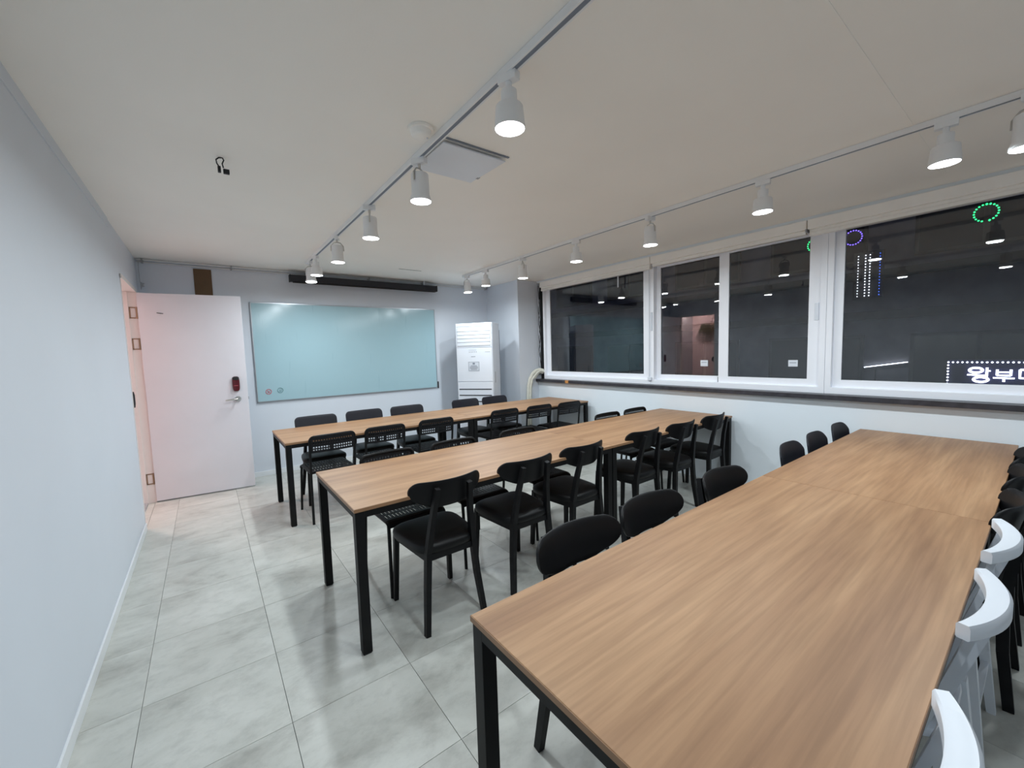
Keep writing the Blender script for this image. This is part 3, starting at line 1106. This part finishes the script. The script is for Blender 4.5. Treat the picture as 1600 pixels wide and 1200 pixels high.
ps = thing('projector_screen', 'long black rolled projector screen case under the ceiling at the back wall', 'projector screen', (1.90, 5.72, 2.386))
obj('case', B(-0.985, -0.045, 0, 0.985, 0.045, 0.080, bev=0.006), 'darkmetal', ps)
obj('end_cap', B(-0.995, -0.048, -0.003, -0.985, 0.048, 0.083, bev=0.002), 'black', ps)
obj('end_cap', B(0.985, -0.048, -0.003, 0.995, 0.048, 0.083, bev=0.002), 'black', ps)
obj('pull_bar', B(-0.96, -0.018, -0.012, 0.97, 0.004, 0.0, bev=0.003), 'black', ps)
for x in (-0.8, 0.8):
    obj('hanger', B(x - 0.012, -0.010, 0.080, x + 0.012, 0.010, ZC - 2.386), 'lightgrey', ps)

tag(obj('wall_plate', B(-0.032, YB - 0.012, 2.02, 0.130, YB, 2.470, bev=0.003), 'brown'),
    'brown upright board on the back wall above the open door', 'board')
cr = thing('curtain_rail', 'pale double rail with brackets along top of the back wall', 'curtain rail', (0, 5.765, 0))
obj('rail', T([(-0.495, 0, 2.513), (3.86, 0, 2.513)], 0.008, 8), 'rail', cr, True)
obj('rail', T([(-0.495, 0.03, 2.492), (3.86, 0.03, 2.492)], 0.007, 8), 'rail', cr, True)
for x in (-0.45, 0.32, 1.1, 1.9, 2.7, 3.5, 3.84):
    obj('bracket', B(x - 0.008, -0.014, 2.482, x + 0.008, 0.0545, 2.523, bev=0.002), 'grey', cr)
cs = thing('corner_bracket', 'small grey bracket hanging on a wire in the corner above the door', 'bracket', (-0.478, 5.76, 2.25))
sbm = bmesh.new()
pr = [(0.0, -0.05), (0.0, 0.035), (0.02, 0.02), (0.035, 0.018), (0.02, 0.0), (0.032, -0.01), (0.012, -0.02)]
rs = [[sbm.verts.new((x, y, z)) for x, z in pr] for y in (-0.012, 0.012)]
for k in range(len(pr)):
    sbm.faces.new((rs[0][k], rs[0][(k + 1) % len(pr)], rs[1][(k + 1) % len(pr)], rs[1][k]))
sbm.faces.new(rs[0][::-1])
sbm.faces.new(rs[1])
obj('body', sbm, 'grey', cs)
obj('wire', T([(0.0, 0, 0.03), (-0.003, 0, 0.15), (0.0, 0, 0.24)], 0.002, 5), 'grey', cs)

# floor-standing air conditioner, turned in the corner
AW, AD, AH = 0.565, 0.335, 1.870
ac = thing('air_conditioner', 'tall white floor standing air conditioner turned in the corner by the column', 'air conditioner',
           (2.956, 5.287, 0), math.atan2(4.83 - 5.287, 3.289 - 2.956))
obj('cabinet', B(0, 0.012, 0.02, AW, AD - 0.02, AH, bev=0.006), 'white', ac)
obj('base', B(0.01, 0.02, 0, AW - 0.01, AD - 0.03, 0.03), 'grey', ac)
obj('back_cover', B(0.012, AD - 0.022, 0.05, AW - 0.004, AD + 0.008, AH - 0.10), 'inkgrey', ac)
gp = obj('outlet_panel', B(0.008, -0.002, 1.520, AW - 0.008, 0.0125, AH - 0.012, bev=0.004), 'white', ac)
obj('slit', B(0.02, -0.0035, AH - 0.050, AW - 0.025, -0.001, AH - 0.045), 'inkgrey', gp)
for k in range(5):
    z = 1.545 + k * 0.052
    obj('louver', B(0.028, -0.006, z, AW - 0.030, -0.001, z + 0.044, bev=0.002), 'white', gp)
obj('louver_gap', B(0.024, -0.0030, 1.538, AW - 0.026, -0.001, 1.802), 'grey', gp)
fp = obj('front_panel', B(0.008, -0.002, 1.025, AW - 0.008, 0.0125, 1.514, bev=0.004), 'white', ac)
obj('display', B(0.20, -0.0035, 1.472, 0.32, -0.001, 1.492), 'lightgrey', fp)
for k in range(5):
    obj('button', B(0.205 + k * 0.027, -0.004, 1.448, 0.216 + k * 0.027, -0.001, 1.458), 'grey', fp)
obj('logo_mark', B(0.235, -0.003, 1.384, 0.300, -0.001, 1.391), 'inkgrey', fp)
obj('model_mark', B(0.45, -0.003, 1.447, 0.53, -0.001, 1.452), 'grey', fp)
nt = obj('notice_label', B(0.185, -0.0035, 1.175, 0.360, -0.001, 1.315, bev=0.001), 'lightgrey', fp)
lp = obj('lower_panel', B(0.008, -0.002, 0.06, AW - 0.008, 0.0125, 1.019, bev=0.004), 'white', ac)
for z in (0.905, 0.815, 0.725, 0.635, 0.545):
    obj('intake_slot', B(0.03, -0.0045, z, AW - 0.03, -0.001, z + 0.014), 'black', lp)
obj('side_print', B(AW + 0.0, 0.085, 1.00, AW + 0.0015, 0.105, 1.16), 'grey', ac)
# printed notice: frame and lines of print
ntb = bmesh.new()
for q in ((0.190, 1.305, 0.355, 1.309), (0.190, 1.181, 0.355, 1.185), (0.190, 1.185, 0.194, 1.305), (0.351, 1.185, 0.355, 1.305),
          (0.255, 1.272, 0.290, 1.298), (0.225, 1.250, 0.320, 1.257), (0.210, 1.233, 0.335, 1.240), (0.210, 1.216, 0.335, 1.223), (0.225, 1.199, 0.320, 1.206)):
    box(ntb, q[0], -0.0048, q[1], q[2], -0.0034, q[3])
obj('notice_print', ntb, 'inkgrey', fp)

# pipes and cables by the column
pp = thing('refrigerant_pipes', 'bundle of ivory wrapped pipes bending from the window corner down the wall', 'pipe', (0, 0, 0))
for k, (dx, dy) in enumerate(((0, 0), (0.03, -0.018), (0.055, 0.004))):
    obj('pipe', T([(4.305 + 0.0 * k, 4.905 + dy, 1.13 - 0.02 * k), (4.24, 4.92 + dy, 1.145 - 0.02 * k), (4.165 + dx * 0.6, 4.925 + dy, 1.13 - 0.03 * k), (4.095 + dx, 4.925 + dy, 1.08 - 0.03 * k), (4.045 + dx, 4.93 + dy, 1.0),
                   (4.015 + dx, 4.93 + dy, 0.90), (4.00 + dx, 4.93 + dy, 0.7), (3.995 + dx, 4.93 + dy, 0.25), (3.995 + dx, 4.93 + dy, 0.0)], 0.026 - 0.007 * (k > 0), 10), 'pipe', pp, True)
cb2 = thing('hanging_cables', 'thin black and white cables hanging beside the column at window edge', 'cable', (0, 0, 0))
for k in range(3):
    pts = []
    for j in range(15):
        z = 2.46 - j * 0.10
        pts.append((4.275 + 0.012 * math.sin(j * 1.3 + k * 2.0) - 0.010 * k, 4.935 - 0.012 * k + 0.006 * math.cos(j * 1.7 + k), z))
    obj('cable', T(pts, 0.0045 if k != 1 else 0.004, 6), 'black' if k != 1 else 'white', cb2, True)
tag(obj('amber_block', B(4.192, 4.235, 0.958, 4.235, 4.300, 1.000, bev=0.006), 'orange'), 'small amber block at the edge of the dark window sill', 'block')

# ------------------------------------------------------------------ ceiling furniture
sd = thing('smoke_detector', 'round white smoke detector on the ceiling beside the middle track', 'smoke detector', (0.91, 1.885, ZC))
obj('base', LT([(0, -0.001), (0.062, -0.001), (0.062, -0.014), (0, -0.014)], 28), 'cream', sd, True)
obj('dome', LT([(0, -0.014), (0.050, -0.014), (0.046, -0.034), (0.034, -0.044), (0, -0.046)], 28), 'cream', sd, True)
obj('led', LT([(0, -0.044), (0.005, -0.044), (0.004, -0.049), (0, -0.05)], 10, (0.025, -0.015, 0)), 'white', sd, True)
hp = thing('ceiling_hatch', 'square white access hatch in the ceiling, one edge hanging slightly open', 'hatch', (1.04, 2.275, ZC))
obj('hatch_frame', B(-0.01, -0.385, -0.004, 0.395, 0.008, 0.0), 'ceil', hp)
obj('panel', B(0.0, -0.375, -0.012, 0.385, 0.0, -0.005, bev=0.001), 'white', hp, rot=(math.radians(2.0), 0, 0))
obj('gap', B(0.0, -0.392, -0.005, 0.40, -0.379, -0.001), 'inkgrey', hp)
obj('latch', B(0.375, -0.10, -0.016, 0.392, -0.075, -0.006), 'grey', hp)
wc2 = thing('ceiling_wires', 'two short black connector wires dangling from the ceiling', 'wire', (0.147, 2.738, ZC))
obj('wire', T([(0.006, 0, 0), (-0.010, 0.0, -0.004), (-0.022, 0, -0.016), (-0.020, 0, -0.034), (-0.010, 0, -0.052)], 0.0035, 6), 'black', wc2)
obj('wire', T([(0.006, 0, 0), (0.012, 0.0, -0.012), (0.004, 0, -0.032), (0.008, 0, -0.052)], 0.0035, 6), 'black', wc2)
obj('connector', B(-0.018, -0.008, -0.080, -0.004, 0.008, -0.048, bev=0.002), 'black', wc2)
obj('connector', B(0.006, -0.009, -0.082, 0.034, 0.009, -0.058, bev=0.003), 'black', wc2)
sl = thing('ceiling_slot', 'narrow dark slot in the ceiling near the whiteboard', 'vent', (2.19, 5.03, ZC))
obj('plate', B(-0.155, -0.012, -0.002, 0.155, 0.012, 0.0), 'ceil', sl)
obj('slot', B(-0.15, -0.007, -0.0035, 0.15, 0.004, -0.0015), 'black', sl)

# ------------------------------------------------------------------ hallway plant
pl = thing('hanging_fern', 'dry feathery fern branch hanging on the pink hallway wall', 'plant', (XL - 1.125, 5.42, 1.98))
obj('stem', T([(0, 0.36, 0.0), (0.03, 0.15, 0.02), (0.04, -0.1, 0.03), (0.03, -0.28, -0.02)], 0.008, 6), 'brown', pl, True)
for k in range(44):
    y0 = 0.12 - 0.40 * random.random()
    z0 = 0.02 + 0.03 * random.random()
    ln = 0.20 + 0.35 * random.random()
    sw = random.uniform(-0.16, 0.16)
    fb = bmesh.new()
    pts = [Vector((0.03 + 0.02 * random.random(), y0, z0)), Vector((0.06, y0 + sw * 0.5, z0 - ln * 0.35)), Vector((0.05, y0 + sw * 0.9, z0 - ln * 0.75)), Vector((0.04, y0 + sw, z0 - ln))]
    tube(fb, pts, 0.003, 4)
    for j in range(9):
        s = (j + 1) / 10
        i = min(2, int(s * 3))
        p = pts[i].lerp(pts[i + 1], s * 3 - i)
        for sg in (-1, 1):
            q = p + Vector((0.01, sg * 0.045 * (1 - 0.6 * s), -0.03))
            vs = [fb.verts.new(p), fb.verts.new(p.lerp(q, 0.5) + Vector((0.0, 0, 0.008))), fb.verts.new(q), fb.verts.new(p.lerp(q, 0.5) - Vector((0.006, 0, 0.008)))]
            fb.faces.new(vs)
    obj('frond', fb, 'leaf', pl)

# ------------------------------------------------------------------ street outside
XO = 14.0
bd = thing('shop_building', 'dim grey building across the street seen through the window', 'building', (XO + 0.2, 1.5, -3.0))
obj('wall', B(0, -9, 0, 3, 22, 12.0), 'facade', bd)
for z in (2.55, 5.0, 6.05, 8.9):
    obj('ledge', B(-0.12, -9, z, 0, 22, z + 0.22), 'facadedark', bd)
for k in range(9):
    for z in (3.1, 6.5):
        y = -8 + k * 3.2
        f = obj('window', B(-0.05, y, z, 0.0, y + 2.3, z + 1.5), 'facadedark', bd)
        obj('pane', B(-0.06, y + 0.08, z + 0.08, -0.045, y + 1.1, z + 1.42), 'pane', f)
        obj('pane', B(-0.06, y + 1.2, z + 0.08, -0.045, y + 2.22, z + 1.42), 'pane', f)
struct('ground', B(XW + 0.5, -12, -3.2, XO + 3, 26, -3.0), 'facadedark')
for n, (y, z, r, mt, lab) in enumerate(((1.066, 4.21, 0.185, 'ledgreen', 'round green neon ring of lights seen through the large window'),
                                        (3.40, 4.21, 0.185, 'ledviolet', 'round violet neon ring of lights at the upper left of large window'),
                                        (4.25, 4.21, 0.185, 'ledgreen', 'green neon ring half hidden by the window stile'),
                                        (-1.2, 4.21, 0.185, 'ledgreen', 'green neon ring farthest to the right outside'))):
    t = thing('ring_light', lab, 'neon light', (XO + 0.15, y, z), 0, 'neon rings on the shop front')
    obj('backing', LT([(r - 0.03, 0.03), (r + 0.03, 0.03), (r + 0.03, 0.05), (r - 0.03, 0.05), (r - 0.03, 0.03)], 24, axis='X'), 'facadedark', t)
    b2 = bmesh.new()
    for k in range(20):
        if k in (15,) and n == 0:
            continue
        a = 2 * PI * k / 20
        mm = Matrix.Translation((0.0, r * math.cos(a), r * math.sin(a)))
        bmesh.ops.create_icosphere(b2, subdivisions=1, radius=0.024, matrix=mm)
    lo = obj('led_dots', b2, mt, t)
    lo['kind'] = 'stuff'
vs_ = thing('led_column_sign', 'tall sign of white light dots across the street', 'sign', (XO + 0.08, 3.06, 3.16))
obj('panel', B(0.02, -0.30, -0.60, 0.12, 0.30, 0.62), 'facadedark', vs_)
b2 = bmesh.new()
b3 = bmesh.new()
for k in range(15):
    for y, bb, rr in ((0.20, b2, 0.012), (0.05, b2, 0.014), (-0.04, b2, 0.014), (-0.24, b3, 0.010)):
        bmesh.ops.create_icosphere(bb, subdivisions=1, radius=rr, matrix=Matrix.Translation((0.0, y, 0.52 - k * 0.075)))
for bb, mt in ((b2, 'ledwhite'), (b3, 'ledblue')):
    lo = obj('led_dots', bb, mt, vs_)
    lo['kind'] = 'stuff'
ll = thing('awning_light', 'slanting line of light on an awning across the street', 'light', (XO + 0.14, 2.64, 0.80))
obj('bar', B(0.0, -0.45, -0.03, 0.06, 0.45, 0.0), 'facadedark', ll, rot=(math.radians(-9.5), 0, 0))
obj('tube', T([(-0.02, 0.43, 0.01), (-0.02, -0.43, 0.01)], 0.012, 6), 'ledwhite', ll, rot=(math.radians(-9.5), 0, 0))
obj('post', T([(0.03, 0.2, -0.05), (0.03, 0.2, -0.6)], 0.012, 6), 'facadedark', ll)

sg = thing('led_shop_sign', 'dark blue shop sign with white light letters and dotted border', 'sign', (XO + 0.05, 0.55, 0.60))
obj('panel', B(0.03, -1.5, -0.42, 0.15, 0.98, 0.34), 'signback', sg)
b2 = bmesh.new()
for k in range(33):
    bmesh.ops.create_icosphere(b2, subdivisions=1, radius=0.020, matrix=Matrix.Translation((0.01, 0.96 - k * 0.075, 0.28)))
for k in range(8):
    bmesh.ops.create_icosphere(b2, subdivisions=1, radius=0.020, matrix=Matrix.Translation((0.01, 0.96, 0.21 - k * 0.072)))
lo = obj('border_lights', b2, 'ledwhite', sg)
lo['kind'] = 'stuff'
obj('blue_strip', T([(0.0, 0.84, -0.27), (0.0, -1.4, -0.27)], 0.018, 6), 'ledblue', sg)


def ell(bm, y, z, ry, rz, th):
    tube(bm, [(0, y + ry * math.cos(2 * PI * k / 20), z + rz * math.sin(2 * PI * k / 20)) for k in range(20)], th, 6, closed=True)


def stroke(bm, pts, th):
    tube(bm, [(0, y, z) for y, z in pts], th, 6)


L1 = bmesh.new()
ell(L1, 0.52, 0.10, 0.10, 0.055, 0.026)
stroke(L1, [(0.65, -0.005), (0.36, -0.02)], 0.019)
stroke(L1, [(0.52, 0.04), (0.52, 0.0)], 0.018)
stroke(L1, [(0.355, 0.16), (0.355, -0.04)], 0.022)
stroke(L1, [(0.355, 0.09), (0.30, 0.085)], 0.016)
ell(L1, 0.44, -0.11, 0.11, 0.055, 0.026)
obj('letter', L1, 'ledwhite', sg)
L2 = bmesh.new()
stroke(L2, [(0.205, 0.12), (0.205, -0.01)], 0.022)
stroke(L2, [(0.010, 0.12), (0.010, -0.01)], 0.022)
stroke(L2, [(0.205, 0.06), (0.010, 0.06)], 0.018)
stroke(L2, [(0.205, -0.01), (0.010, -0.01)], 0.020)
stroke(L2, [(0.26, -0.065), (-0.045, -0.07)], 0.018)
stroke(L2, [(0.105, -0.07), (0.105, -0.15)], 0.022)
obj('letter', L2, 'ledwhite', sg)
L3 = bmesh.new()
stroke(L3, [(-0.115, 0.12), (-0.115, -0.06), (-0.30, -0.07)], 0.024)
stroke(L3, [(-0.115, 0.12), (-0.30, 0.12)], 0.024)
obj('letter', L3, 'ledwhite', sg)
